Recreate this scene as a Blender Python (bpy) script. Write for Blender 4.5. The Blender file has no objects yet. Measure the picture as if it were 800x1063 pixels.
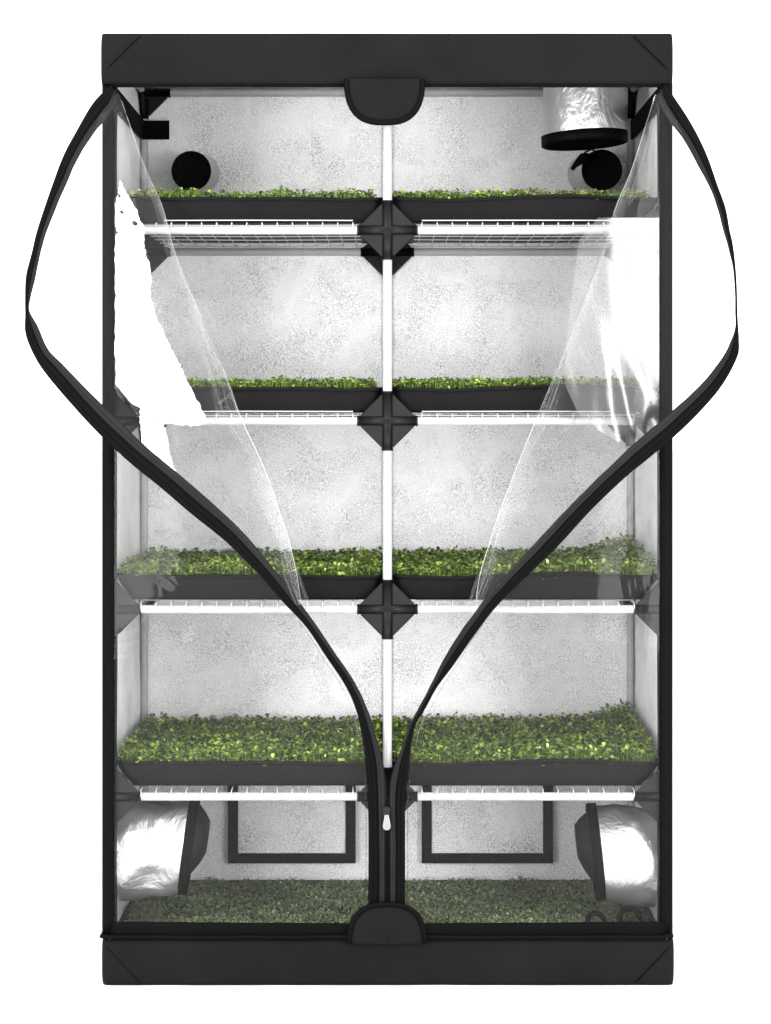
import bpy, bmesh, math, random
import numpy as np
from mathutils import Vector, Matrix, noise

SC = bpy.context.scene
COL = SC.collection
R = random.Random(7)

# ------------------------------------------------------------------ camera
S, D, CX, HY, BASE = 491.7, 4.2, 402.0, 430.0, 1021.0   # px per metre at the tent front, distance, centre, horizon, ground line
ZC = (BASE - HY) / S

def P(px, py, Y=0.0):
    k = (D + Y) / D / S
    return Vector(((px - CX) * k, Y, ZC - (py - HY) * k))
def Zf(py): return (BASE - py) / S
def Xf(px): return (px - CX) / S

cd = bpy.data.cameras.new('camera'); cam = bpy.data.objects.new('camera', cd); COL.objects.link(cam)
cam.location = (0, -D, ZC); cam.rotation_euler = (math.radians(90), 0, 0)
cd.sensor_width = 36; cd.lens = S * D / 1063 * 36
cd.shift_x = -2 / 1063; cd.shift_y = -(531.5 - HY) / 1063
cd.clip_start = 0.05; cd.clip_end = 500
SC.camera = cam

# ------------------------------------------------------------------ world: white studio, bright behind the tent, dim in front
W = bpy.data.worlds.new('World'); SC.world = W; W.use_nodes = True
nt = W.node_tree; bg = nt.nodes['Background']
tc = nt.nodes.new('ShaderNodeTexCoord'); sx = nt.nodes.new('ShaderNodeSeparateXYZ')
mr = nt.nodes.new('ShaderNodeMapRange'); mr.inputs[1].default_value = -0.35; mr.inputs[2].default_value = 0.35
mr.inputs[3].default_value = 1.15; mr.inputs[4].default_value = 1.5
nt.links.new(tc.outputs['Generated'], sx.inputs[0]); nt.links.new(sx.outputs['Y'], mr.inputs[0])
nt.links.new(mr.outputs[0], bg.inputs['Strength']); bg.inputs['Color'].default_value = (1, 1, 1, 1)

# ------------------------------------------------------------------ studio lamps
def area(name, loc, target, sx_, sy_, L, col=(1, 1, 1)):
    ld = bpy.data.lights.new(name, 'AREA'); ld.shape = 'RECTANGLE'; ld.size = sx_; ld.size_y = sy_
    ld.energy = math.pi * sx_ * sy_ * L; ld.color = col
    o = bpy.data.objects.new(name, ld); COL.objects.link(o); o.location = loc
    d = Vector(target) - Vector(loc); o.rotation_euler = d.to_track_quat('-Z', 'Y').to_euler()
    return o
SBL = Vector((-2.5, -3.6, 1.40)); SBR = Vector((2.5, -3.6, 1.40))
area('softbox', SBL, (-0.1, 0.2, 1.05), 1.2, 2.4, 8.8)
area('softbox', SBR, (0.1, 0.2, 1.05), 1.2, 2.4, 8.8)
area('overhead_softbox', (0, -1.9, 4.6), (0, -1.0, 0), 4.5, 3.0, 2.2)

VS = SC.view_settings
VS.view_transform = 'Standard'; VS.look = 'None'; VS.exposure = 0.84; VS.gamma = 1.0
SC.cycles.transparent_max_bounces = 24
SC.cycles.max_bounces = 10; SC.cycles.diffuse_bounces = 6; SC.cycles.glossy_bounces = 5
SC.cycles.caustics_reflective = False; SC.cycles.caustics_refractive = False
SC.cycles.sample_clamp_indirect = 60.0

# ------------------------------------------------------------------ materials
def newmat(name):
    m = bpy.data.materials.new(name); m.use_nodes = True
    n = m.node_tree.nodes; return m, m.node_tree, n['Principled BSDF'], n['Material Output']
def node(nt, kind, **kw):
    n = nt.nodes.new(kind)
    for k, v in kw.items():
        if k.startswith('i_'):
            key = k[2:]; key = int(key) if key.isdigit() else key
            n.inputs[key].default_value = v
        else: setattr(n, k, v)
    return n
def objco(nt, scale=None):
    t = nt.nodes.new('ShaderNodeTexCoord')
    if scale is None: return t.outputs['Object']
    mp = nt.nodes.new('ShaderNodeMapping'); mp.inputs['Scale'].default_value = scale
    nt.links.new(t.outputs['Object'], mp.inputs[0]); return mp.outputs[0]

def fabric(name, col, rough=0.75, weave=0.15, wrinkle=0.25, vary=0.25, spec=0.35):
    m, nt, b, out = newmat(name)
    co = objco(nt)
    n1 = node(nt, 'ShaderNodeTexNoise', i_Scale=6.0, i_Detail=5.0); nt.links.new(co, n1.inputs['Vector'])
    n2 = node(nt, 'ShaderNodeTexNoise', i_Scale=900.0, i_Detail=2.0); nt.links.new(co, n2.inputs['Vector'])
    mr = node(nt, 'ShaderNodeMapRange', i_1=0.3, i_2=0.7, i_3=1 - vary, i_4=1 + vary); nt.links.new(n1.outputs['Fac'], mr.inputs[0])
    mx = node(nt, 'ShaderNodeVectorMath', operation='SCALE'); mx.inputs[0].default_value = col
    nt.links.new(mr.outputs[0], mx.inputs['Scale']); nt.links.new(mx.outputs[0], b.inputs['Base Color'])
    b1 = node(nt, 'ShaderNodeBump', i_Strength=weave, i_Distance=0.0006); nt.links.new(n2.outputs['Fac'], b1.inputs['Height'])
    b2 = node(nt, 'ShaderNodeBump', i_Strength=wrinkle, i_Distance=0.01); nt.links.new(n1.outputs['Fac'], b2.inputs['Height'])
    nt.links.new(b1.outputs[0], b2.inputs['Normal']); nt.links.new(b2.outputs[0], b.inputs['Normal'])
    b.inputs['Roughness'].default_value = rough; b.inputs['Specular IOR Level'].default_value = spec
    return m

def foil(name, base=0.985, metal=0.02, rough=0.5, cell=430.0, cellb=0.6, wr=0.30, wscale=9.0, wdist=0.012, fleck=430.0, fl=0.48):
    m, nt, b, out = newmat(name)
    co = objco(nt)
    v = node(nt, 'ShaderNodeTexVoronoi', i_Scale=cell); nt.links.new(co, v.inputs['Vector'])
    n0 = node(nt, 'ShaderNodeTexNoise', i_Scale=cell * 0.8, i_Detail=3.0); nt.links.new(co, n0.inputs['Vector'])
    ad = node(nt, 'ShaderNodeMath', operation='ADD'); nt.links.new(v.outputs['Distance'], ad.inputs[0]); nt.links.new(n0.outputs['Fac'], ad.inputs[1])
    n1 = node(nt, 'ShaderNodeTexNoise', i_Scale=wscale, i_Detail=6.0, i_Roughness=0.6, i_Distortion=0.6); nt.links.new(co, n1.inputs['Vector'])
    b1 = node(nt, 'ShaderNodeBump', i_Strength=cellb, i_Distance=0.003); nt.links.new(ad.outputs[0], b1.inputs['Height'])
    b2 = node(nt, 'ShaderNodeBump', i_Strength=wr, i_Distance=wdist); nt.links.new(n1.outputs['Fac'], b2.inputs['Height'])
    nt.links.new(b1.outputs[0], b2.inputs['Normal']); nt.links.new(b2.outputs[0], b.inputs['Normal'])
    # sparkle of the embossed foil put into the colour: tiny grey flecks, denser in blotches
    nf = node(nt, 'ShaderNodeTexNoise', i_Scale=fleck, i_Detail=2.0, i_Roughness=0.7); nt.links.new(co, nf.inputs['Vector'])
    nb = node(nt, 'ShaderNodeTexNoise', i_Scale=8.0, i_Detail=5.0, i_Distortion=0.8); nt.links.new(co, nb.inputs['Vector'])
    lo = node(nt, 'ShaderNodeMapRange', i_1=0.38, i_2=0.66, i_3=1.0 - fl * 0.55, i_4=1.0 - fl * 1.5); nt.links.new(nb.outputs['Fac'], lo.inputs[0])
    th = node(nt, 'ShaderNodeMapRange', i_1=0.44, i_2=0.66, i_3=1.0); nt.links.new(nf.outputs['Fac'], th.inputs[0]); nt.links.new(lo.outputs[0], th.inputs[4])
    mx = node(nt, 'ShaderNodeVectorMath', operation='SCALE'); mx.inputs[0].default_value = (base, base, base * 1.005)
    nt.links.new(th.outputs[0], mx.inputs['Scale']); nt.links.new(mx.outputs[0], b.inputs['Base Color'])
    b.inputs['Metallic'].default_value = metal; b.inputs['Roughness'].default_value = rough; b.inputs['Specular IOR Level'].default_value = 0.2
    return m

def plain(name, col, rough=0.4, metal=0.0, spec=0.5, bump=0.0, bscale=40.0):
    m, nt, b, out = newmat(name)
    co = objco(nt)
    n1 = node(nt, 'ShaderNodeTexNoise', i_Scale=bscale, i_Detail=4.0); nt.links.new(co, n1.inputs['Vector'])
    mr = node(nt, 'ShaderNodeMapRange', i_1=0.3, i_2=0.7, i_3=0.93, i_4=1.05); nt.links.new(n1.outputs['Fac'], mr.inputs[0])
    mx = node(nt, 'ShaderNodeVectorMath', operation='SCALE'); mx.inputs[0].default_value = col
    nt.links.new(mr.outputs[0], mx.inputs['Scale']); nt.links.new(mx.outputs[0], b.inputs['Base Color'])
    b.inputs['Roughness'].default_value = rough; b.inputs['Metallic'].default_value = metal
    b.inputs['Specular IOR Level'].default_value = spec
    if bump:
        bb = node(nt, 'ShaderNodeBump', i_Strength=bump, i_Distance=0.003); nt.links.new(n1.outputs['Fac'], bb.inputs['Height'])
        nt.links.new(bb.outputs[0], b.inputs['Normal'])
    return m

def film(name, ior=1.17, haze=0.005, rough=0.03, bump=0.12, bscale=5.0):
    m, nt, b, out = newmat(name); nt.nodes.remove(b)
    co = objco(nt)
    n1 = node(nt, 'ShaderNodeTexNoise', i_Scale=bscale, i_Detail=3.0, i_Distortion=1.2); nt.links.new(co, n1.inputs['Vector'])
    bb = node(nt, 'ShaderNodeBump', i_Strength=bump, i_Distance=0.02); nt.links.new(n1.outputs['Fac'], bb.inputs['Height'])
    fr = node(nt, 'ShaderNodeFresnel', i_IOR=ior); nt.links.new(bb.outputs[0], fr.inputs['Normal'])
    tr = node(nt, 'ShaderNodeBsdfTransparent'); tr.inputs[0].default_value = (0.985, 0.985, 0.985, 1)
    gl = node(nt, 'ShaderNodeBsdfGlossy', i_Roughness=rough); gl.inputs['Color'].default_value = (1, 1, 1, 1)
    nt.links.new(bb.outputs[0], gl.inputs['Normal'])
    df = node(nt, 'ShaderNodeBsdfDiffuse'); df.inputs[0].default_value = (0.8, 0.8, 0.8, 1)
    m1 = node(nt, 'ShaderNodeMixShader', i_Fac=haze); nt.links.new(tr.outputs[0], m1.inputs[1]); nt.links.new(df.outputs[0], m1.inputs[2])
    m2 = node(nt, 'ShaderNodeMixShader'); nt.links.new(fr.outputs[0], m2.inputs[0])
    nt.links.new(m1.outputs[0], m2.inputs[1]); nt.links.new(gl.outputs[0], m2.inputs[2])
    nt.links.new(m2.outputs[0], out.inputs['Surface'])
    return m

def leafmat(name, dust=0.0):
    m, nt, b, out = newmat(name)
    at = node(nt, 'ShaderNodeAttribute', attribute_name='tint')
    cr = nt.nodes.new('ShaderNodeValToRGB'); e = cr.color_ramp.elements
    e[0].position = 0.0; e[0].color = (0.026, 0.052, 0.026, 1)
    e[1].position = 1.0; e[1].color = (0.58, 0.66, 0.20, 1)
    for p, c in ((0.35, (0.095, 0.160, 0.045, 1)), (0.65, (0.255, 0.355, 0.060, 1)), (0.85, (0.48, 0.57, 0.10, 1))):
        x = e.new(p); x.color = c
    nt.links.new(at.outputs['Fac'], cr.inputs[0])
    for el in e:
        c = el.color; g = 0.3 * c[0] + 0.6 * c[1] + 0.1 * c[2]
        if dust: c = [c[k] * 0.35 + (0.23, 0.28, 0.14)[k] * 0.65 for k in range(3)]; g = 0.3 * c[0] + 0.6 * c[1] + 0.1 * c[2]  # pale veil of the vinyl in front, mixed into the leaf colours
        el.color = (c[0] + (g - c[0]) * dust, c[1] + (g - c[1]) * dust, c[2] + (g - c[2]) * dust, 1)
    nt.links.new(cr.outputs[0], b.inputs['Base Color'])
    b.inputs['Roughness'].default_value = 0.38; b.inputs['Specular IOR Level'].default_value = 0.5
    tl = node(nt, 'ShaderNodeBsdfTranslucent'); nt.links.new(cr.outputs[0], tl.inputs[0])
    mx = node(nt, 'ShaderNodeMixShader', i_Fac=0.25); nt.links.new(b.outputs[0], mx.inputs[1]); nt.links.new(tl.outputs[0], mx.inputs[2])
    nt.links.new(mx.outputs[0], out.inputs['Surface'])
    return m

M = dict(
    canvas=fabric('black_canvas', (0.0044, 0.0042, 0.0049), spec=0.08),
    trim=fabric('black_binding', (0.0012, 0.0012, 0.0013), rough=0.6, wrinkle=0.15, spec=0.05),
    tape=fabric('charcoal_tape', (0.0095, 0.0092, 0.0100), rough=0.6, wrinkle=0.15, spec=0.10),
    dark=fabric('deep_black_cloth', (0.003, 0.003, 0.003), rough=0.85, spec=0.05),
    tray=fabric('black_tray_plastic', (0.0022, 0.0021, 0.0024), rough=0.5, weave=0.05, wrinkle=0.5, spec=0.10),
    soil=fabric('dark_soil', (0.02, 0.016, 0.011), rough=0.95, weave=1.0, wrinkle=0.8),
    foil=foil('silver_lining'),
    sleeve=foil('silver_sleeve', base=0.50, metal=0.85, rough=0.36, cell=60, cellb=0.04, wr=0.65, wscale=9.0, wdist=0.02, fl=0.06),
    white=plain('white_coated_steel', (0.36, 0.36, 0.364), rough=0.4, spec=0.3),
    plast=plain('charcoal_plastic', (0.0034, 0.0034, 0.0038), rough=0.36, bscale=60, spec=0.14),
    gusset=plain('grey_plastic_web', (0.0120, 0.0118, 0.0130), rough=0.5, bscale=60, spec=0.10),
    wire=plain('white_wire', (0.40, 0.40, 0.40), rough=0.35),
    chrome=plain('zip_metal', (0.28, 0.28, 0.29), rough=0.32, metal=1.0),
    film=film('clear_vinyl'),
    glare_film=film('glare_patch_vinyl', ior=2.1, haze=0.03, rough=0.05, bump=0.0),
    soft=film('soft_glare_vinyl', ior=1.8, haze=0.006, rough=0.22, bump=0.06, bscale=9.0),
    leaf=leafmat('microgreen_leaf'), veiled=leafmat('veiled_sprout_leaf', 0.2),
    sparkle=foil('sparkling_foil', base=1.0, metal=0.05, rough=0.3, cell=300.0, cellb=0.7, wr=0.4, wscale=12, fleck=330.0, fl=0.5),
    floor=plain('white_studio_floor', (0.92, 0.92, 0.92), rough=0.9, spec=0.0, bscale=3),
)

# ------------------------------------------------------------------ mesh helpers
class MB:
    def __init__(s): s.v = []; s.f = []; s.mi = []; s.sm = []
    def add(s, vs, fs, mi=0, smooth=False):
        o = len(s.v); s.v += [tuple(v) for v in vs]
        for f in fs: s.f.append([i + o for i in f]); s.mi.append(mi); s.sm.append(smooth)
    def box(s, a, b, mi=0):
        x0, y0, z0 = a; x1, y1, z1 = b
        x0, x1 = min(x0, x1), max(x0, x1); y0, y1 = min(y0, y1), max(y0, y1); z0, z1 = min(z0, z1), max(z0, z1)
        v = [(x, y, z) for z in (z0, z1) for y in (y0, y1) for x in (x0, x1)]
        s.add(v, [(0, 2, 3, 1), (4, 5, 7, 6), (0, 1, 5, 4), (2, 6, 7, 3), (0, 4, 6, 2), (1, 3, 7, 5)], mi)
    def tube(s, pts, r, n=10, mi=0, cap=True):
        pts = [Vector(p) for p in pts]; rs = r if isinstance(r, (list, tuple)) else [r] * len(pts)
        rings = []; ref = None
        for i, p in enumerate(pts):
            d = (pts[min(i + 1, len(pts) - 1)] - pts[max(i - 1, 0)]).normalized()
            if ref is None: ref = Vector((0, 0, 1)) if abs(d.z) < 0.9 else Vector((1, 0, 0))
            a = (ref - d * ref.dot(d)).normalized(); b = d.cross(a); ref = a
            rings.append([p + (a * math.cos(2 * math.pi * k / n) + b * math.sin(2 * math.pi * k / n)) * rs[i] for k in range(n)])
        vs = [q for g in rings for q in g]; fs = []
        for i in range(len(pts) - 1):
            for k in range(n): fs.append((i * n + k, i * n + (k + 1) % n, (i + 1) * n + (k + 1) % n, (i + 1) * n + k))
        s.add(vs, fs, mi, True)
        if cap:
            s.add(rings[0], [tuple(reversed(range(n)))], mi); s.add(rings[-1], [tuple(range(n))], mi)
    def grid(s, rows, mi=0, smooth=True):
        n = len(rows[0]); vs = [p for r in rows for p in r]; fs = []
        for i in range(len(rows) - 1):
            for j in range(n - 1): fs.append((i * n + j, i * n + j + 1, (i + 1) * n + j + 1, (i + 1) * n + j))
        s.add(vs, fs, mi, smooth)
    def prism(s, poly, d, mi=0):
        d = Vector(d); n = len(poly); a = [Vector(p) for p in poly]; b = [p + d for p in a]
        s.add(a + b, [tuple(range(n)), tuple(reversed(range(n, 2 * n)))] + [(i, n + i, n + (i + 1) % n, (i + 1) % n) for i in range(n)], mi)
    def build(s, name, mats, parent=None, bevel=0.0, solid=0.0, sub=0):
        me = bpy.data.meshes.new(name); me.from_pydata(s.v, [], s.f)
        mats = mats if isinstance(mats, (list, tuple)) else [mats]
        for m in mats: me.materials.append(m)
        me.polygons.foreach_set('material_index', s.mi); me.polygons.foreach_set('use_smooth', s.sm)
        bm = bmesh.new(); bm.from_mesh(me)
        if not solid: bmesh.ops.recalc_face_normals(bm, faces=bm.faces)
        bm.to_mesh(me); bm.free(); me.update()
        o = bpy.data.objects.new(name, me); COL.objects.link(o)
        if parent: o.parent = parent
        if solid:
            md = o.modifiers.new('thick', 'SOLIDIFY'); md.thickness = solid; md.offset = 0
        if bevel:
            md = o.modifiers.new('bevel', 'BEVEL'); md.width = bevel; md.segments = 3; md.limit_method = 'ANGLE'
        return o
def empty(name, loc, label, cat, group=None):
    o = bpy.data.objects.new(name, None); COL.objects.link(o); o.location = loc; o.empty_display_size = 0.05
    o['label'] = label; o['category'] = cat
    if group: o['group'] = group
    return o
def catmull(pts, n):
    pts = np.array(pts, float); m = len(pts)
    seg = np.linalg.norm(np.diff(pts, axis=0), axis=1) ** 0.5 + 1e-9; t = np.concatenate([[0], np.cumsum(seg)])
    u = np.linspace(0, t[-1], n); out = []
    tang = np.zeros_like(pts)
    for i in range(m):
        a, b = max(i - 1, 0), min(i + 1, m - 1); tang[i] = (pts[b] - pts[a]) / (t[b] - t[a])
    for x in u:
        i = min(max(np.searchsorted(t, x) - 1, 0), m - 2); h = t[i + 1] - t[i]; s = (x - t[i]) / h
        out.append((2*s**3-3*s**2+1)*pts[i] + (s**3-2*s**2+s)*h*tang[i] + (-2*s**3+3*s**2)*pts[i+1] + (s**3-s**2)*h*tang[i+1])
    return np.array(out)

# ------------------------------------------------------------------ setting
mb = MB(); mb.box((-40, -30, -0.2), (40, 60, -0.001))
fl = mb.build('studio_floor', M['floor']); fl['kind'] = 'structure'

# ------------------------------------------------------------------ the tent
HX, DEP = 0.600, 0.60
ZH = Zf(88)                      # lower edge of the header band
ZB = Zf(974)                     # upper edge of the base band
ZT = Zf(36)
LEV = [Zf(238.5), Zf(437), Zf(633), Zf(828)]
tent = empty('grow_tent', (0, 0, 0), 'tall black grow tent with clear vinyl door zipped open over four shelves of greens', 'grow tent')

def wob(x, z, a, s=3.0, seed=0.0): return a * noise.noise(Vector((x * s, z * s, seed)))

def band(name, z0, z1, seam_up, x_l, x_r):
    """a fabric band right round the tent, slightly slack, with corner seams"""
    mb = MB(); y0, y1 = -0.014, DEP + 0.014
    per = []
    rc = 0.012
    def arc(cx, cy, a0):
        return [(cx + rc * math.cos(a0 + i * math.pi / 8), cy + rc * math.sin(a0 + i * math.pi / 8)) for i in range(5)]
    nx = 60
    front = [(x_l + rc + (x_r - x_l - 2 * rc) * i / nx, y0) for i in range(1, nx)]
    per += arc(x_l + rc, y0 + rc, math.pi) + front + arc(x_r - rc, y0 + rc, 1.5 * math.pi) + arc(x_r - rc, y1 - rc, 0) + arc(x_l + rc, y1 - rc, 0.5 * math.pi)
    per.append(per[0])
    cx, cy = (x_l + x_r) / 2, DEP / 2
    rows = []; nz = 12
    for k in range(nz + 1):
        f = k / nz; z = z0 + (z1 - z0) * f
        edge = min(f, 1 - f); tuck = 0.006 * math.exp(-edge * nz * 0.9) if (edge * nz < 4) else 0
        row = []
        for (x, y) in per:
            dx, dy = x - cx, y - cy
            w = wob(x, z, 0.0035, 4.0, 3 + z0) + wob(x, z, 0.0012, 14, 9)
            yy = y + (0.5 * tuck if y < 0.3 else -0.5 * tuck) + (w if y < 0.0 and abs(dx) < HX - 0.02 else 0)
            row.append((x - math.copysign(0.25 * tuck, dx), yy, z))
        rows.append(row)
    mb.grid(rows)
    o = mb.build(name, M['canvas'], tent, solid=0.003)
    # corner seams and hem piping
    for s, xx in ((-1, x_l), (1, x_r)):
        if seam_up: a, b = (xx - s * 0.083, z1 - 0.006), (xx - s * 0.012, z0 + 0.030)
        else: a, b = (xx - s * 0.010, z1 - 0.014), (xx - s * 0.082, z0 + 0.004)
        pts = [(a[0] + (b[0] - a[0]) * t / 8, -0.0155 + 0.0015 * (t in (0, 8)), a[1] + (b[1] - a[1]) * t / 8) for t in range(9)]
        sm = MB(); sm.tube(pts, 0.0016, 6); sm.build('corner_seam', M['trim'], o)
    return o
hb = band('header_band', ZH, ZT, True, Xf(106), Xf(697))
bb = band('base_band', 0.001, ZB, False, Xf(107), Xf(698))
mb = MB()
mb.tube([(Xf(107), -0.016, Zf(970)), (Xf(107), DEP + 0.012, Zf(970))], 0.0045, 8)
mb.tube([(Xf(106) + 0.004 , -0.016, Zf(970))] + [(Xf(106) + (Xf(699) - Xf(106)) * i / 40, -0.018 + wob(i * .1, 0, .001), Zf(970.5) + wob(i * .07, 1, 0.002)) for i in range(1, 40)] + [(Xf(699) - 0.004, -0.016, Zf(969))], 0.0045, 8)
mb.build('piping', M['trim'], bb)
mb = MB(); mb.box((Xf(106) + 0.004, -0.008, Zf(91)), (Xf(697) - 0.004, 0.0, Zf(84)))
mb.build('header_shadow', M['dark'], hb, bevel=0.002)  # dark strip standing in for the shadow under the header
mb = MB()
n = 50
mb.grid([[(Xf(116) + (Xf(690) - Xf(116)) * i / n, -0.009 - 0.002 * (k % 2), Zf(zz + 2.2 * math.sin(i / n * math.pi) * (k == 0) + 0.0)) for i in range(n + 1)] for k, zz in enumerate((955, 960, 967, 974, 980))])
mb.build('door_sill', M['trim'], tent, solid=0.003)

mb = MB(); mb.box((-HX, 0.0, ZT - 0.012), (HX, DEP, ZT - 0.003)); roof = mb.build('roof', M['canvas'], tent)
mb = MB(); mb.box((-HX + .004, 0.004, ZT - 0.016), (HX - .004, DEP - .004, ZT - 0.0135)); mb.build('lining', M['foil'], roof)
for s in (-1, 1):
    mb = MB(); mb.box((s * HX, 0.0, 0.02), (s * (HX - 0.002), DEP, ZT - 0.02)); w = mb.build('side_wall', M['canvas'], tent)
    mb = MB()
    mb.grid([[(s * (HX - 0.006 - 0.004 * abs(noise.noise(Vector((y * 5, z * 3, s * 5))))), y, z) for y in np.linspace(0.004, DEP - 0.006, 24)] for z in np.linspace(0.02, ZT - 0.018, 70)])
    mb.build('lining', M['foil'], w)
mb = MB(); mb.box((-HX, DEP, 0.02), (HX, DEP - 0.002, ZT - 0.02)); bw = mb.build('back_wall', M['canvas'], tent)
def backY(x, z): return DEP - 0.010 + 0.004 * noise.noise(Vector((x * 4, z * 4, 2.2))) + 0.004 * abs(noise.noise(Vector((x * 9 + z * 5, z * 7 - x * 3, 4.1)))) + 0.003 * noise.noise(Vector((x * 13, z * 11, 7.7)))
mb = MB(); mb.grid([[(x, backY(x, z), z) for x in np.linspace(-HX + 0.004, HX - 0.004, 90)] for z in np.linspace(0.02, ZT - 0.018, 140)])
mb.build('lining', M['foil'], bw)
mb = MB(); mb.box((-HX + .003, 0.001, 0.006), (HX - .003, DEP - .003, 0.080)); mb.build('floor_liner', M['tape'], tent)

# jambs: the black fabric posts either side of the door
for s, a, b in ((-1, 107, 119.5), (1, 684, 697)):
    mb = MB()
    x0, x1 = Xf(a), Xf(b); rows = []
    for k in range(61):
        z = Zf(970) + (Zf(86) - Zf(970)) * k / 60
        w = wob(0, z, 0.0015, 5, s)
        rows.append([(x0 if s < 0 else x0 + w, 0.03, z), (x0 + (w if s > 0 else 0), -0.004, z), (x0 + 0.004, -0.008, z), ((x0 + x1) / 2, -0.0085 + w, z), (x1 - 0.004, -0.008, z), (x1 + (w if s < 0 else 0), -0.003, z), (x1 + (w if s < 0 else 0), 0.03, z)])
    mb.grid(rows)
    mb.build('door_jamb', M['trim'] , tent, solid=0.002)

# ---- steel poles and plastic connectors
PX, Y0, Y1 = 0.583, 0.013, 0.583
ZTOP = 1.974
def pole(name, a, b, r=0.0086):
    mb = MB(); mb.tube([a, b], r, 20); return mb.build(name, M['white'], tent)
def bar(name, a, b, r=0.0088): return pole(name, a, b, r)
for x in (-PX, 0, PX):
    for y in (Y0, Y1): pole('upright_pole', (x, y, 0.045), (x, y, ZTOP))
for z in LEV + [ZTOP]:
    for y in (Y0, Y1):
        for s in (-1, 1): bar('crossbar', (s * 0.01, y, z), (s * PX, y, z))
    for s in (-1, 0, 1): bar('side_rail', (s * PX, Y0, z), (s * PX, Y1, z), 0.008)
def connector(x, y, z, dirs, L=0.063, r=0.0108):
    mb = MB(); c = Vector((x, y, z))
    vec = {'L': (-1, 0, 0), 'R': (1, 0, 0), 'U': (0, 0, 1), 'D': (0, 0, -1), 'F': (0, -1, 0), 'B': (0, 1, 0)}
    mb.tube([c + Vector(vec[dirs[0]]) * 0.012, c - Vector(vec[dirs[0]]) * 0.012], r * 0.99, 18)
    mb.tube([c, c + Vector((0, -r * 0.985, 0)), c + Vector((0, -r * 1.01, 0))], [0.006, 0.006, 0.004], 14)
    for d in dirs:
        v = Vector(vec[d]); mb.tube([c, c + v * (L - 0.004), c + v * (L - 0.004), c + v * L], [r, r, r * 1.03, r * 1.03], 18)
    for i, a in enumerate(dirs):
        for b in dirs[i + 1:]:
            va, vb = Vector(vec[a]), Vector(vec[b])
            if abs(va.dot(vb)) > 0.5 or not ({a, b} & {'U', 'D'}): continue
            nrm = va.cross(vb).normalized()
            q = [c + va * 0.008 + vb * 0.008, c + va * (L - 0.010) + vb * 0.009, c + va * 0.009 + vb * (L - 0.010)]
            mb.prism([p - nrm * 0.004 for p in q], nrm * 0.008, 1)
            mb.tube([q[1], q[2]], 0.0042, 6, 1)
    return mb.build('pole_connector', [M['plast'], M['gusset']], tent)
for z in LEV:
    connector(0, Y0, z, 'LRUDB'); connector(0, Y1, z, 'LRUDF')
    for s, d in ((-1, 'R'), (1, 'L')):
        connector(s * PX, Y0, z, d + 'UDB'); connector(s * PX, Y1, z, d + 'UDF')
for y, d in ((Y0, 'B'), (Y1, 'F')):
    connector(0, y, ZTOP, 'LRD' + d)
    connector(-PX, y, ZTOP, 'RD' + d); connector(PX, y, ZTOP, 'LD' + d)

# ---- half-round storm flaps over the zip ends
def halfmoon(py_flat, py_tip, x0, x1, yy, power=2.6):
    pts = []
    cx = (x0 + x1) / 2; hw = (x1 - x0) / 2
    for i in range(41):
        a = math.pi * i / 40
        c, s_ = math.cos(a), math.sin(a)
        u = math.copysign(abs(c) ** (2 / power), c); v = abs(s_) ** (2 / power)
        pts.append((cx + hw * u, py_flat + (py_tip - py_flat) * v))
    return pts
def storm_flap(py_flat, py_tip, x0, x1, yy):
    o_ = halfmoon(py_flat, py_tip, x0, x1, yy)
    mb = MB(); cx, cy = (x0 + x1) / 2, py_flat
    rings = []
    for k, f in enumerate((0.0, 0.35, 0.65, 0.86, 0.95, 1.0)):
        rings.append([tuple(P(cx + (a - cx) * f, cy + (b - cy) * f, yy - 0.006 * (1 - f * f) - wob(a * .02, b * .02, 0.002, 1) * f)) for a, b in o_])
    mb.grid(rings)
    flap = mb.build('storm_flap', M['canvas'], tent, solid=0.003)
    mb = MB()
    prof = []
    rows = [[tuple(P(cx + (a - cx) * f, cy + (b - cy) * f, yy - dy)) for a, b in o_] for f, dy in ((0.895, 0.0035), (0.91, 0.0065), (0.95, 0.0075), (0.995, 0.006), (1.01, 0.001))]
    mb.grid(rows); mb.build('edging', M['trim'], flap, solid=0.0015)
storm_flap(82, 129.5, 358, 440, -0.022)
storm_flap(980, 937, 361, 442, -0.024)

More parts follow.
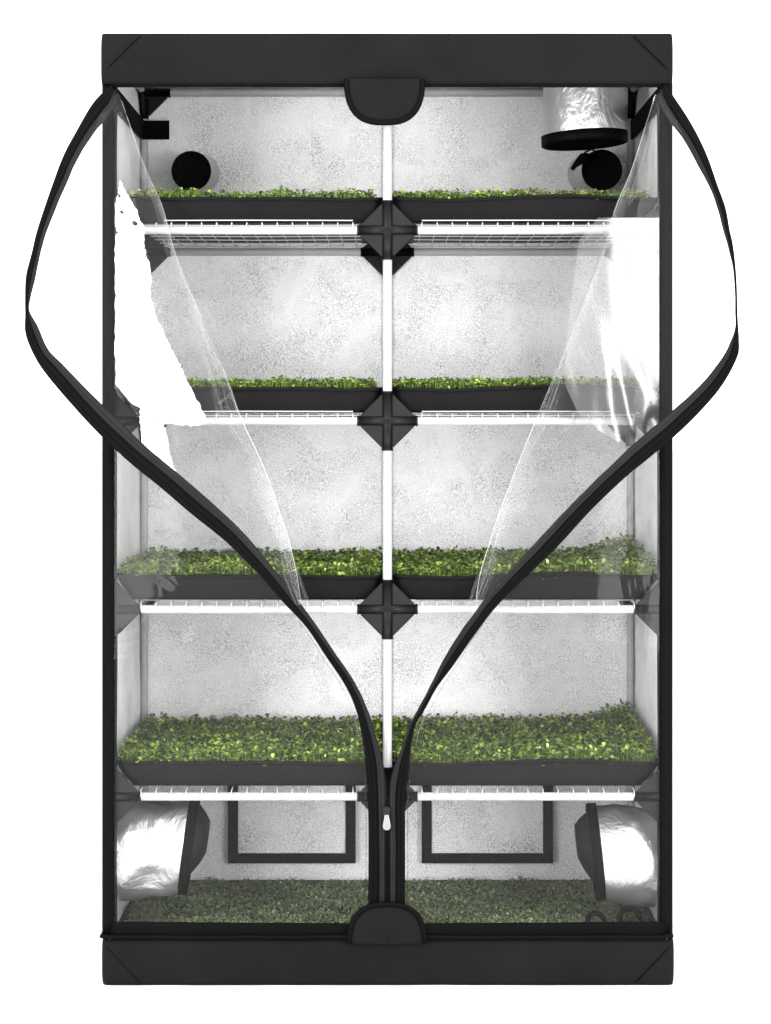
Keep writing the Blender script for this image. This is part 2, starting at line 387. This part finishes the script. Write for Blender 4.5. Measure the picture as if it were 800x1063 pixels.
# ---- straps, ports and windows in the lining
for s in (-1, 1):
    mb = MB(); zt, zb = ZC + (HY - 127) / S / 0.875, ZC + (HY - 146.5) / S / 0.875
    mb.box((s * (HX - 0.013), 0.10, zb), (s * (HX - 0.018), DEP - 0.03, zt))
    xe = Xf(177) / 0.8765 if s < 0 else -Xf(150) / 0.8765
    mb.box((s * (HX - 0.013), DEP - 0.026, zb), (xe, DEP - 0.031, zt))
    mb.build('filter_strap', M['dark'], tent)
def circ(c, r, ax, n=28, up=Vector((0, 0, 1))):
    ax = Vector(ax).normalized(); a = (up - ax * up.dot(ax)).normalized(); b = ax.cross(a)
    return [c + (a * math.cos(2 * math.pi * k / n) + b * math.sin(2 * math.pi * k / n)) * r for k in range(n + 1)]
def sleeve(base, tip, r, tipaxis, name='duct_sleeve', wr=0.05, rimw=0.02, ups=Vector((0, 0, 1)), nl=12, sag=0.0, seed=1.0, inner=True, dip=0.0):
    base, tip = Vector(base), Vector(tip); ax0 = (tip - base).normalized(); ta = Vector(tipaxis).normalized()
    mb = MB(); rows = []
    for i in range(nl + 1):
        f = i / nl; c = base.lerp(tip, f) + Vector((0, 0, -sag * math.sin(f * math.pi)))
        ax = ax0.lerp(ta, f); ring = circ(c, r, ax, 36, ups)
        rows.append([c + (p - c) * (1 + wr * math.sin(min(f, 1 - f) * math.pi) * noise.noise(p * 16 + Vector((seed, 0, 0)))) for p in ring])
    mb.grid(rows); sl = mb.build(name, M['sleeve'], tent, solid=0.0015)
    mb = MB(); rows = []
    for q, rr in ((-rimw, 1.005), (-rimw, 1.03), (0, 1.035), (0.002, 1.0), (0, 0.95), (-rimw, 0.945)):
        c = tip + ta * (rimw * 0.5 + q); rows.append(circ(c, r * rr, ta, 36, ups))
    mb.grid(rows); mb.build('rim', M['trim'], sl)
    if inner:
        mb = MB(); c = tip - ta * dip
        ring = circ(c, r * 0.96, ta, 36, ups); mb.add([c - ta * 0.02] + ring[:-1], [(0, 1 + k, 1 + (k + 1) % 36) for k in range(36)], 0, True)
        mb.build('closing_cloth', M['dark'], sl)
    return sl
Y_ = Vector((0, 1, 0))
# sleeve hanging from the roof, right
t = P(606, 144.5, 0.28); b = Vector((t.x + .002, 0.28, ZT - 0.02))
sleeve(b, t, 0.0945, (0.02, 0.02, -1) if False else (0.06, 0.0, -1), wr=0.05, rimw=0.022, ups=Y_, seed=2)
# round ports on the back wall
def round_port(pb, pt, rpx, yt, seed):
    base = P(pb[0], pb[1], DEP - 0.02); tip = P(pt[0], pt[1], yt); k = (D + yt) / D / S
    sl = sleeve(base, tip, rpx * k, (tip - base).normalized() * 0.3 + Vector((0, -1, 0)), 'round_port', wr=0.08, rimw=0.006, nl=8, seed=seed)
    return sl, tip, k
round_port((209, 180), (199, 177.5), 20, 0.48, 3)
sl, tip, k = round_port((608, 181), (624, 176.5), 20.5, 0.46, 4)
mb = MB()
c = [P(610, 160, .43), P(604, 162, .425), P(600, 168, .42), P(596, 172, .42), P(593, 176, .42)]
mb.tube(c, [0.003, 0.008, 0.009, 0.006, 0.005], 8); mb.tube([P(600, 166, .42), P(607, 158, .42), P(613, 155, .42), P(617, 157, .43)], 0.0022, 6)
mb.tube([P(603, 170, .42), P(606, 166, .42), P(607, 163, .42)], 0.006, 8)
mb.build('drawstring', M['dark'], sl)
# big sleeves low on the side walls, cinched ends drooping inwards
for s, bpx, tpx, seed in ((-1, (108, 886), (196, 878), 6.0), (1, (697, 892), (618, 884), 8.0)):
    yb = 0.125
    base = P(bpx[0], bpx[1], yb); tip = P(tpx[0], tpx[1], yb); base.x = s * (HX - 0.012)
    ta = Vector((-s, 0.05, -0.13 if s < 0 else -0.10))
    sl = sleeve(base, tip, 0.101, ta, wr=0.16, rimw=0.020, nl=24, seed=seed, inner=False)
    mb = MB(); rows = []
    ax = ta.normalized()
    for f, rr, dz in ((-0.01, 0.90, 0), (0.006, 0.80, 0.008), (0.018, 0.70, 0.016), (0.032, 0.56, 0.022), (0.043, 0.36, 0.028), (0.044, 0.14, 0.030)):
        c = tip + ax * f + Vector((0, 0, dz)); ring = circ(c, 0.101 * rr, ax, 36)
        rows.append([c + (p - c) * (1 + 0.30 * noise.noise(p * 17 + Vector((seed, 0, 0)))) for p in ring])
    mb.grid(rows); mb.build('cinched_end', M['tape'], sl, solid=0.001)
# black cable loops sewn to the floor by the right sleeve
for px, py, rp in ((653, 955, 11), (618, 958, 9)):
    c = P(px, py, 0.06); k = (D + .06) / D / S
    mb = MB(); mb.tube([c + Vector((math.cos(a) * rp * k, 0.012 * math.sin(a * 1.0), math.sin(a) * rp * k * 0.95)) for a in np.linspace(0, 2 * math.pi, 25)], 0.006, 8)
    mb.build('cable_loop', M['trim'], tent)
# the two vent windows low in the back wall
for x0, x1 in ((237, 369.5), (437, 573.5)):
    yy = DEP - 0.030; a, b = 800, 896.5; t_ = 10.5
    p = lambda x, y, d=0.0: P(x, y, yy + d)
    win = MB()
    for (xa, ya, xb, yb) in ((x0, a, x0 + t_, b), (x1 - t_, a, x1, b), (x0 + t_, b - t_, x1 - t_, b), (x0 + t_, a, x1 - t_, a + t_)):
        A, B = p(xa, ya), p(xb, yb); win.box((A.x, yy, B.z), (B.x, yy + 0.006, A.z))
    wo = win.build('vent_window', M['trim'], tent, bevel=0.002)
    mb = MB(); A, B = p(x0 + 4, a + 4), p(x1 - 4, b - 4)
    mb.grid([[(x, yy + 0.004 + 0.004 * noise.noise(Vector((x * 12, z * 12, 5))) + .003, z) for x in np.linspace(A.x, B.x, 30)] for z in np.linspace(B.z, A.z, 24)])
    mb.build('silver_flap', M['sparkle'], wo)

# ------------------------------------------------------------------ door: clear vinyl halves with zip tape, pulled open
LEFT = [((116, 88), (125, 103)), ((106, 97), (119, 113)), ((95, 110), (111, 123)), ((80, 136), (95, 142)), ((66.7, 161), (80, 167)), ((54.6, 193), (65.5, 199)),
        ((39.6, 238), (48.8, 240)), ((33.5, 263), (41.3, 266)), ((27.6, 287), (36.3, 291)), ((26.8, 311), (31, 312)), ((27, 326), (30.5, 323)),
        ((27, 346), (39, 338)), ((36.5, 370), (50, 362.5)), ((49.4, 389.6), (65, 378)), ((76, 421), (92, 406)), ((104, 451), (121, 434)),
        ((134, 479), (150, 462)), ((166, 505), (184, 490.5)), ((200, 534), (217, 519)), ((236, 563), (252, 552)), ((269, 596), (284, 590)),
        ((293.5, 624), (308, 621)), ((318, 650), (327, 647)), ((337.5, 679), (346.5, 676)), ((359, 711.5), (367.5, 707)), ((370.6, 738), (381, 735)),
        ((377, 767.5), (391, 766)), ((380.5, 795), (398, 793)), ((382, 815), (400.5, 815)), ((383, 855), (400.5, 855)), ((383, 900), (400.5, 900)), ((383, 958), (400.5, 958))]
RIGHT = [((690, 87), (680, 103)), ((699, 101), (688, 116)), ((711, 119), (698.4, 131)), ((723, 140), (709.7, 146)), ((734, 164), (723, 170)), ((744, 193), (737, 196)),
         ((752, 215.5), (745, 218.5)), ((756.5, 239.6), (751, 241)), ((759.8, 255), (756, 258)), ((763, 286), (761.8, 287)), ((764.3, 326), (763, 326)),
         ((765.2, 341), (763, 341)), ((766, 352), (757, 357)), ((765, 369), (750, 370)), ((748.6, 400), (730, 396)), ((725, 428), (707, 418)), ((697.6, 454.5), (681, 441)),
         ((672, 476), (658, 460)), ((646.5, 497), (632, 485)), ((613, 529), (598, 518)), ((580, 565), (565, 553)), ((545, 599), (528, 593)),
         ((514, 630), (498, 628)), ((491, 660), (475, 660)), ((470, 690), (457, 690)), ((452, 714), (443, 719)), ((440, 736), (433, 737)), ((431, 750), (425, 753)), ((426.6, 767.5), (418, 772)),
         ((423, 799), (407, 801)), ((420, 829), (403.5, 822)), ((419.6, 860), (403.5, 860)), ((419.6, 900), (403.5, 900)), ((419.6, 958), (403.5, 958))]
def depthE(py):
    t = [(85, .012), (110, .025), (160, .07), (230, .11), (330, .13), (420, .115), (500, .09), (600, .07), (700, .04), (780, .022), (830, .014), (1000, .012)]
    return -float(np.interp(py, [a for a, b in t], [b for a, b in t]))
def make_door(side, pairs, hx, foldpx):
    s = -1 if side == 'L' else 1
    A = catmull([o + i for o, i in pairs], 170)
    dp = empty_child('door_panel')
    mb = MB(); rows0 = []; mids = []
    for i, (ox, oy, ix, iy) in enumerate(A):
        my = (oy + iy) / 2; d = depthE(my); tw = 0.006
        w = 0.0012 * math.sin(i * 1.7) * noise.noise(Vector((i * 0.4, s, 0)))
        f = 0.52 + 0.10 * noise.noise(Vector((i * 0.09, s * 3, 0)))
        j = 0.9 * noise.noise(Vector((i * 0.35, s * 7, 1)))
        po = P(ox, oy, d); pi = P(ix + j * 0.5, iy + j * 0.5, d + 0.004)
        pm = po.lerp(pi, f) + Vector((0, -0.005 + w, 0)); pm2 = po.lerp(pi, f + 0.05) + Vector((0, -0.001, 0))
        rows0.append((po, po.lerp(pi, f * .5) + Vector((0, -0.0045, 0)), pm, pm2, po.lerp(pi, (1 + f) / 2) + Vector((0, -0.003, 0)), pi)); mids.append((po.lerp(pi, .3), my))
    for c, mi in ((0, 0), (1, 0), (2, 0), (3, 1), (4, 1)):
        mb.grid([[r[c], r[c + 1]] for r in rows0], mi)
    me = mb.build('zip_tape', [M['trim'], M['tape']], dp, solid=0.0025)
    # film
    n = len(mids); F = catmull(foldpx, 60)
    mb = MB(); rows = []
    for i, (e, my) in enumerate(mids):
        yy_prog = i / (n - 1)
        hy = 97 + (957 - 97) * yy_prog
        Hp = P(hx, hy, -0.011)
        # fold follows the edge up to where they meet
        imeet = next(k for k, (_, m_) in enumerate(mids) if m_ > 640)
        row = []
        if i <= imeet:
            g = i / imeet; fx, fy = F[min(int(g * 59), 58)] + (F[min(int(g * 59), 58) + 1] - F[min(int(g * 59), 58)]) * (g * 59 - int(g * 59))
            Fp = P(fx, fy, -0.014 - 0.04 * g)
            em = mids[imeet][0]; Fe = P(hx, 97 + (957 - 97) * imeet / (n - 1), -0.011).lerp(em, 0.97)
            b_ = max(0.0, (g - 0.6) / 0.4); b_ = b_ * b_ * (3 - 2 * b_)
            Fp = Fp.lerp(Vector((Fp.x, Fe.y, Fp.z)), b_); b2 = max(0.0, (g - 0.85) / 0.15); Fp = Fp.lerp(Fe, b2 * b2)
        else:
            Fp = Hp.lerp(e, 0.97)
        E = e + Vector((0, 0.004, 0))
        nA = 14
        for k in range(nA):
            u = k / nA; q = Hp.lerp(Fp, u)
            q.y += -0.0025 * math.sin(u * math.pi) + 0.003 * u * (1 - u) * 4 * noise.noise(Vector((u * 3, q.z * 5, s * 4)))
            row.append(q)
        for k in range(7):   # rounded fold
            a = k / 6; q = Fp.copy(); rr = 0.0005 + 0.003 * max(0.0, min(1.0, (imeet - i) / 15))
            q.x += -s * rr * math.sin(a * math.pi); q.y += -rr * (1 - math.cos(a * math.pi)); row.append(q)
        Fl = row[-1]
        for k in range(1, 11):
            u = k / 10; q = Fl.lerp(E, u); q.y += -0.012 * math.sin(u * math.pi) * max(0.0, min(1.0, (imeet - i) / 25)); row.append(q)
        rows.append(row)
    mb.grid(rows); mb.build('vinyl_film', M['film'], dp)
    return dp
def empty_child(name):
    o = bpy.data.objects.new(name, None); COL.objects.link(o); o.parent = tent; o.empty_display_size = 0.05; return o
FL = [(123, 98), (140, 148), (152, 180), (167, 213), (182, 267), (206, 325), (235, 395), (247, 429), (274, 487.6), (291, 536.5), (305.5, 580.5), (321, 628)]
FR = [(681, 98), (668, 140), (655, 180), (640, 215), (625, 262), (605, 315), (568, 410), (545, 465), (520, 530), (505, 575), (490, 615), (484, 636)]
dl = make_door('L', LEFT, 119, FL)
dr = make_door('R', RIGHT, 684, FR)

# added vinyl sheet in the outline of the glare, left half: lies at the angle that mirrors the left softbox
def halfnormal(c, light):
    a = (cam.location - c).normalized(); b = (light - c).normalized(); return (a + b).normalized()
def fill_poly(name, pts2, c0, nrm, mat, parent, jag=1.0, holes=()):
    holes = list(holes)
    pts = []
    m = len(pts2)
    for i in range(m):
        a, b = pts2[i], pts2[(i + 1) % m]; L = math.hypot(a[0] - b[0], a[1] - b[1]); k = max(1, int(L / 2.2)) if not (a[0] < 121 and b[0] < 121) else max(1, int(L / 6))
        for j in range(k):
            f = j / k; pts.append((a[0] + (b[0] - a[0]) * f + (jag * R.uniform(-1, 1) if j else 0), a[1] + (b[1] - a[1]) * f + (jag * R.uniform(-1, 1) if j else 0)))
    bm = bmesh.new()
    def vert(x, y):
        d = (P(x, y, 0) - cam.location); t = (c0 - cam.location).dot(nrm) / d.dot(nrm); return bm.verts.new(cam.location + d * t)
    es = []
    for loop in [pts] + holes:
        vs = [vert(x, y) for x, y in loop]
        es += [bm.edges.new((vs[i], vs[(i + 1) % len(vs)])) for i in range(len(vs))]
    bmesh.ops.triangle_fill(bm, use_beauty=True, use_dissolve=False, edges=es); bmesh.ops.recalc_face_normals(bm, faces=bm.faces)
    if bm.faces[:][0].normal.y > 0: bmesh.ops.reverse_faces(bm, faces=bm.faces)
    me = bpy.data.meshes.new(name); bm.to_mesh(me); bm.free()
    me.materials.append(mat); o = bpy.data.objects.new(name, me); COL.objects.link(o); o.parent = parent; return o
GL = [(125, 187), (128.6, 195), (134, 203), (138, 210), (144.6, 225), (150, 237), (150, 258), (154.5, 270), (157.5, 288), (156.6, 306), (162.6, 330), (176, 357), (191, 387.5), (200, 405.6),
      (212, 429.6), (215, 438.6), (203, 442), (188, 441), (167, 438), (146, 436), (146, 423.6), (128, 413), (120, 406),
      (120, 330), (120, 246), (123.5, 241.6), (120, 234), (119.5, 213), (123, 203), (124.4, 192)]
c0 = P(140, 330, -0.030)
fill_poly('glare_patch', GL, c0, halfnormal(c0, SBL), M['glare_film'], dl, 1.1, [[(124, 219), (127, 218), (129.5, 221), (127, 222.5)], [(137, 230), (140, 228.5), (143.5, 232), (142, 235), (138, 233)], [(122.5, 203), (125, 200.5), (126, 204), (123.5, 206)], [(170, 440.2), (174, 439.5), (171.5, 436.5)]])
c1 = P(163, 462, -0.045)
fill_poly('glare_patch', [(145, 432), (168, 434), (174.7, 456.7), (177.7, 474.7), (184, 494), (180, 500), (164, 490), (150, 479), (147.6, 459.7)], c1, halfnormal(c1, SBR), M['glare_film'], dl, 1.0)
# added vinyl sheet for the soft glare on the right half: gently rolled so that the right softbox smears across it
mb = MB(); rows = []
for j in range(61):
    py = 226 + (466 - 226) * j / 60; row = []
    xl = np.interp(py, [226, 250, 330, 380, 400, 430, 450, 466], [620, 600, 590, 586, 586, 600, 625, 655])
    for i in range(41):
        u = i / 40; px = xl + (683.5 - xl) * u
        c = P(px, py, 0); X = c.x
        dist = Xf(683.5) - X
        # slope towards the camera: steep near the jamb, flattening out and turning back at the free edge
        k0, k1, d0, d1 = 0.205, -0.02, 0.070, 0.150
        if dist < d0: dy = k0 * dist
        elif dist < d1: q = dist - d0; dy = k0 * d0 + k0 * q + (k1 - k0) * q * q / (2 * (d1 - d0))
        else: dy = k0 * d0 + (k0 + k1) / 2 * (d1 - d0) + k1 * (dist - d1)
        rip = float(np.interp(py, [226, 350, 395, 440], [0.0012, 0.002, 0.007, 0.010]))
        yv = -0.016 - dy + rip * noise.noise(Vector((X * 26 + c.z * 6, c.z * 7, 3)))
        row.append(P(px, py, yv))
    rows.append(row)
mb.grid(rows); mb.build('glare_patch', M['soft'], dr)

# ---- highlights along the folds, put in as pale streaked strips
def sheen_material():
    m, nt, b, out = newmat('crease_sheen_vinyl'); nt.nodes.remove(b)
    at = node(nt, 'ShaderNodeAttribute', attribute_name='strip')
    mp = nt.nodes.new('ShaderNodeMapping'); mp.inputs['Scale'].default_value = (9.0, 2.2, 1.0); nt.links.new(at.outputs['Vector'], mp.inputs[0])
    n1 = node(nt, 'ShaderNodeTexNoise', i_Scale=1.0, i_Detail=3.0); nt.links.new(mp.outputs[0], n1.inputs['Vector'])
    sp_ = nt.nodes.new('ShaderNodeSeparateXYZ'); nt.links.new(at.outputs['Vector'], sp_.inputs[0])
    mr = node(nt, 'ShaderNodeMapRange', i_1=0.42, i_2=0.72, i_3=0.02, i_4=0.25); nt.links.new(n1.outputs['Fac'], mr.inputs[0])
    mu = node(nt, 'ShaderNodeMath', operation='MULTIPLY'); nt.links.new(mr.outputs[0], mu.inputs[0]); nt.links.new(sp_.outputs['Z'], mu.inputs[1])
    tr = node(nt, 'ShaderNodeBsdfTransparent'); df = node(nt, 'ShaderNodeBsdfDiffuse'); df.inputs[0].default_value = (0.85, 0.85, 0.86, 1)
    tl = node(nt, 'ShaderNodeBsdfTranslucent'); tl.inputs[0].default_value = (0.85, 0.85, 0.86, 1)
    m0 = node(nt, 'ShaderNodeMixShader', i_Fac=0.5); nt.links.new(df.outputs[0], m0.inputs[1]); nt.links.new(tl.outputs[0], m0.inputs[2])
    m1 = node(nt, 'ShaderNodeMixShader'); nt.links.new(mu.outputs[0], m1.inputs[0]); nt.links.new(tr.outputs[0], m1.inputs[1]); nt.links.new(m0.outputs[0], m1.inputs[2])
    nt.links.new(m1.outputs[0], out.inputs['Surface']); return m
MK = sheen_material()
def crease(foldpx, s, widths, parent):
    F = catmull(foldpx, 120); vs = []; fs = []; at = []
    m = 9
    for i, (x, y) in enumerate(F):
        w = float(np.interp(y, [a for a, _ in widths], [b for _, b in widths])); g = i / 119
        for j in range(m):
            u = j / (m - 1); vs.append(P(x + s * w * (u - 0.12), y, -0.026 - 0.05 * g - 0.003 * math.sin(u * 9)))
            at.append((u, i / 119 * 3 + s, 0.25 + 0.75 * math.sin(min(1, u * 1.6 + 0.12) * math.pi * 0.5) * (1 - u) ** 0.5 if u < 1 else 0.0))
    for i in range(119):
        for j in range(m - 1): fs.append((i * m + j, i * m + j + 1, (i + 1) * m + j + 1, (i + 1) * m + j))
    me = bpy.data.meshes.new('crease_sheen'); me.from_pydata(vs, [], fs); me.materials.append(MK)
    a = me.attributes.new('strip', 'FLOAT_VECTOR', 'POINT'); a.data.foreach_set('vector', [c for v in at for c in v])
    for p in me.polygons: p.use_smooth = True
    o = bpy.data.objects.new('crease_sheen', me); COL.objects.link(o); o.parent = parent
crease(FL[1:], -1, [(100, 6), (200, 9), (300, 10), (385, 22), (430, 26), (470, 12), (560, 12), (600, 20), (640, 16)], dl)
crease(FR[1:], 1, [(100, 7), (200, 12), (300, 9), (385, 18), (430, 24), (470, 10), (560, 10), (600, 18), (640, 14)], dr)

# ---- centre zip
zc = MB(); zc.box((Xf(399.4), -0.011, Zf(957)), (Xf(404.6), -0.0085, Zf(826)))
for i in range(130):
    y_ = 828 + i; zc.box((Xf(400.2 + 0.6 * (i % 2)), -0.0125, Zf(y_ + 0.62)), (Xf(403.2 + 0.6 * (i % 2)), -0.0112, Zf(y_)))
zp = zc.build('zipper', M['trim'], tent)
mb = MB(); pts = [(397.3, 842), (398.2, 838.5), (401, 837.5), (403.8, 838.5), (404.7, 842), (403.6, 848), (398.4, 848)]
mb.prism([P(x, y, -0.019) for x, y in pts], (0, 0.007, 0)); mb.build('slider', M['gusset'], zp, bevel=0.001)
mb = MB()
out = [(399.6, 846), (402.8, 846), (403.6, 850), (405, 858), (404.2, 861), (401.3, 862.4), (398.4, 861), (397.6, 858), (399, 850)]
mb.prism([P(x, y, -0.023) for x, y in out], (0, 0.003, 0)); mb.build('pull_tab', M['chrome'], zp, bevel=0.001)

# ------------------------------------------------------------------ microgreens
def greens(w, d, step, h0, h1, leaf, seed, dens=1.0, rise=0.0, thin=0.0):
    rg = np.random.default_rng(seed); nx, ny = int(w / step), int(d / step)
    gx, gy = np.meshgrid(np.arange(nx), np.arange(ny)); n = nx * ny
    bx = (gx.ravel() + 0.5 + rg.uniform(-.6, .6, n)) * step; by = (gy.ravel() + 0.5 + rg.uniform(-.6, .6, n)) * step
    bx = np.clip(bx, 0.002, w - 0.002); by = np.clip(by, 0.002, d - 0.002)
    cl = np.array([noise.noise(Vector((x * 16, y * 16, seed))) for x, y in zip(bx, by)])
    keep = rg.random(n) < dens * (1 + thin * cl); bx, by, cl = bx[keep], by[keep], cl[keep]; n = len(bx)
    hh = h0 + (h1 - h0) * rg.random(n) + 0.010 * cl + rise * np.clip((bx / w - 0.72) / 0.28, 0, 1) ** 1.5 * (0.4 + 0.6 * by / d)
    V = []; T = []
    for k in range(3):
        az = rg.uniform(0, 2 * np.pi, n); tilt = rg.normal(0.25, 0.38, n); L = leaf * rg.uniform(0.7, 1.35, n); Wd = L * rg.uniform(0.32, 0.46, n)
        z = hh * (1 - 0.28 * k * rg.random(n)); lx, ly = rg.normal(0, .0022, n), rg.normal(0, .0022, n)
        dx, dy = np.cos(az), np.sin(az); ct, st = np.cos(tilt), np.sin(tilt); roll = rg.normal(0, .35, n)
        base = np.stack([bx + lx, by + ly, z], 1); ax = np.stack([dx * ct, dy * ct, st], 1); sd = np.stack([-dy * np.cos(roll), dx * np.cos(roll), np.sin(roll)], 1)
        up = np.cross(ax, sd)
        def at(a, b, c): return base + ax * (a * L)[:, None] + sd * (b * Wd)[:, None] + up * (c * Wd)[:, None]
        o = np.zeros(n) + 1
        V.append(np.stack([at(0 * o, 0 * o, 0 * o), at(.30 * o, .9 * o, .28 * o), at(.74 * o, .85 * o, .22 * o), at(1.0 * o, 0 * o, -.12 * o), at(.74 * o, -.85 * o, .22 * o), at(.30 * o, -.9 * o, .28 * o), at(.5 * o, 0 * o, .06 * o)], 1))
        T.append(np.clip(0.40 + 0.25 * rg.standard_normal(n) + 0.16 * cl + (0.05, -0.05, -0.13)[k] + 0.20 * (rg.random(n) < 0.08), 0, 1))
    V = np.concatenate(V).reshape(-1, 3); T = np.concatenate(T); m = len(T)
    quads = np.array([[0, 5, 4, 6], [6, 4, 3, 2], [6, 2, 1, 0]])
    F = (np.arange(m)[:, None, None] * 7 + quads[None]).reshape(-1, 4)
    # stems: one narrow three-sided blade per sprout
    sv = []; o = np.zeros(n)
    for a in (0, 2.1, 4.2):
        sv.append(np.stack([bx + .0007 * np.cos(a), by + .0007 * np.sin(a), o - .004], 1)); sv.append(np.stack([bx + .0005 * np.cos(a), by + .0005 * np.sin(a), hh * .95], 1))
    SV = np.stack(sv, 1).reshape(-1, 3); off = len(V)
    SF = (np.arange(n)[:, None, None] * 6 + np.array([[0, 2, 3, 1], [2, 4, 5, 3], [4, 0, 1, 5]])[None]).reshape(-1, 4) + off
    V = np.concatenate([V, SV]); F = np.concatenate([F, SF]); tint = np.concatenate([np.repeat(T, 3), np.full(3 * n, 0.6)])
    me = bpy.data.meshes.new('microgreens'); me.vertices.add(len(V)); me.vertices.foreach_set('co', V.ravel())
    me.loops.add(len(F) * 4); me.loops.foreach_set('vertex_index', F.ravel().astype(np.int32))
    me.polygons.add(len(F)); me.polygons.foreach_set('loop_start', np.arange(0, len(F) * 4, 4, dtype=np.int32))
    me.update(calc_edges=True); me.validate()
    at_ = me.attributes.new('tint', 'FLOAT', 'FACE'); at_.data.foreach_set('value', tint.astype(np.float32))
    me.materials.append(M['leaf']); return me

TH, TW, YF, YB = 0.052, 0.566, 0.030, 0.555
def tray_mesh(s, seed):
    """tapered flexible tray; origin at its front inner bottom corner line, x outward along s"""
    mb = MB()
    def ring(z, ins, out, sagk):
        pts = []; x0, x1, y0, y1 = 0.010 + ins * .15, 0.010 + TW - ins * 1.0, YF + ins * 0.25, YB - ins * .3
        n = 30
        for i in range(n): pts.append((x0 + (x1 - x0) * i / n, y0, z))
        for i in range(10): pts.append((x1, y0 + (y1 - y0) * i / 10, z))
        for i in range(n): pts.append((x1 - (x1 - x0) * i / n, y1, z))
        for i in range(10): pts.append((x0, y1 - (y1 - y0) * i / 10, z))
        pts.append(pts[0])
        return [(s * x, y - out * (1 if y < 0.1 else 0) + wob(x, zz, 0.004, 7, seed) * sagk + wob(x, zz, 0.0015, 25, seed) * sagk, zz + sagk * wob(x, y, 0.007, 4, seed + 5) + sagk * wob(x, y, 0.0025, 16, seed + 8)) for x, y, zz in pts]
    rows = [ring(0.0, 0.036, 0, 0), ring(0.004, 0.034, 0, 0), ring(0.020, 0.020, 0, .3), ring(0.040, 0.007, 0, .7), ring(TH, 0.0, 0.0, 1), ring(TH + .001, -0.0015, 0.003, 1), ring(TH - .005, -0.001, 0.004, 1)]
    mb.grid(rows)
    b = rows[0][:-1]; mb.add(b, [tuple(range(len(b)))], 0)
    return mb
gA = greens(TW - 0.02, YB - YF - 0.03, 0.0078, 0.012, 0.029, 0.0084, 11)
gB = greens(TW - 0.02, YB - YF - 0.03, 0.0078, 0.012, 0.030, 0.0086, 12)
gC = greens(TW - 0.004, YB - YF - 0.004, 0.0068, 0.006, 0.032, 0.0094, 13)
gD = greens(TW - 0.004, YB - YF - 0.004, 0.0068, 0.006, 0.033, 0.0094, 14, rise=0.042)
names = ['top shelf under the round ports', 'second shelf from the top', 'third shelf from the top', 'lowest shelf above the vent windows']
looks = ['thin green fringe', 'short bright greens', 'dense green carpet', 'deepest leafy bed']
tp = {}
for li, z in enumerate(LEV):
    for s in (-1, 1):
        g = (gA if s < 0 else gB) if li < 2 else (gC if s < 0 else gD)
        tr = empty('planter_tray', (0, 0, z + 0.019), f"{'left' if s < 0 else 'right'} black tray on the {names[li]}, {looks[li]}", 'planter tray', 'black microgreen trays on the shelves')
        if s not in tp:
            body = tray_mesh(s, 3.0 + s).build('tray_body', M['tray'], tr, solid=0.002)
            mb = MB(); xs = sorted((s * 0.014, s * (TW - 0.004))); mb.grid([[(x, y, TH - 0.012 + wob(x, y, .003, 20)) for x in np.linspace(xs[0], xs[1], 30)] for y in np.linspace(YF + .006, YB - .008, 24)])
            soil = mb.build('soil', M['soil'], tr)
            tp[s] = (body, soil)
        else:
            for q in tp[s]:
                c = q.copy(); COL.objects.link(c); c.parent = tr
        go = bpy.data.objects.new('microgreens', g); COL.objects.link(go); go.parent = tr; go['kind'] = 'stuff'
        go.location = (0.012 if s > 0 else -TW - 0.008, YF + 0.002, TH - 0.012)

# greens growing over the tent floor
gF = greens(1.15, 0.50, 0.0066, 0.003, 0.010, 0.0062, 21, dens=1.0, thin=0.5); gF.materials[0] = M['veiled']
fo = bpy.data.objects.new('floor_greens', gF); COL.objects.link(fo); fo.location = (-0.575, 0.06, 0.081)
fo['kind'] = 'stuff'; fo['label'] = 'low bed of small green sprouts on the tent floor behind the closed vinyl'; fo['category'] = 'microgreens'
mb = MB()

# ------------------------------------------------------------------ wire shelves resting on the crossbars
def shelf_mesh(s, low):
    mb = MB(); r = 0.0012; zt = 0.0145
    x0, x1 = s * 0.072, s * 0.520; n = 15
    for i in range(n):
        x = x0 + (x1 - x0) * i / (n - 1)
        j = R.uniform(-.0012, .0012)
        mb.tube([(x, 0.0022, 0.0015), (x + j, 0.0012, 0.0085), (x, 0.005, zt + 0.001), (x, 0.03, zt), (x, 0.30, zt - 0.001), (x, 0.585, zt)], r, 6)
    for y in ((0.10, 0.19, 0.28, 0.37, 0.46, 0.55) if low else (0.024, 0.10, 0.19, 0.28, 0.37, 0.46, 0.55)):
        mb.tube([(x0 - s * .012, y, zt + (-0.0028)), ((x0 + x1) / 2, y, zt - 0.0040), (x1 + s * .012, y, zt - 0.0028)], r * 1.2, 6)
    if not low: mb.tube([(x0, 0.004, zt + 0.0055), ((x0 + x1) / 2, 0.004, zt + 0.006), (x1 - s * .05, 0.004, zt + 0.0055)], r, 6)
    return mb
sp = {}
sl_ = ['with its wire underside showing below the top trays', 'under the second trays from the top, only hooks showing', 'under the third trays from the top, only hooks showing', 'of bent hooks above the vent window, under the lowest tray']
for li, z in enumerate(LEV):
    for s in (-1, 1):
        lab = f"{'left' if s < 0 else 'right'} white wire shelf {sl_[li]}"
        if (s, li > 1) not in sp:
            o = shelf_mesh(s, li > 1).build('wire_shelf', M['wire']); sp[s, li > 1] = o
        else:
            o = sp[s, li > 1].copy(); COL.objects.link(o)
        o.location = (0, 0, z); o['label'] = lab; o['category'] = 'wire shelf'; o['group'] = 'white wire shelves on the crossbars'
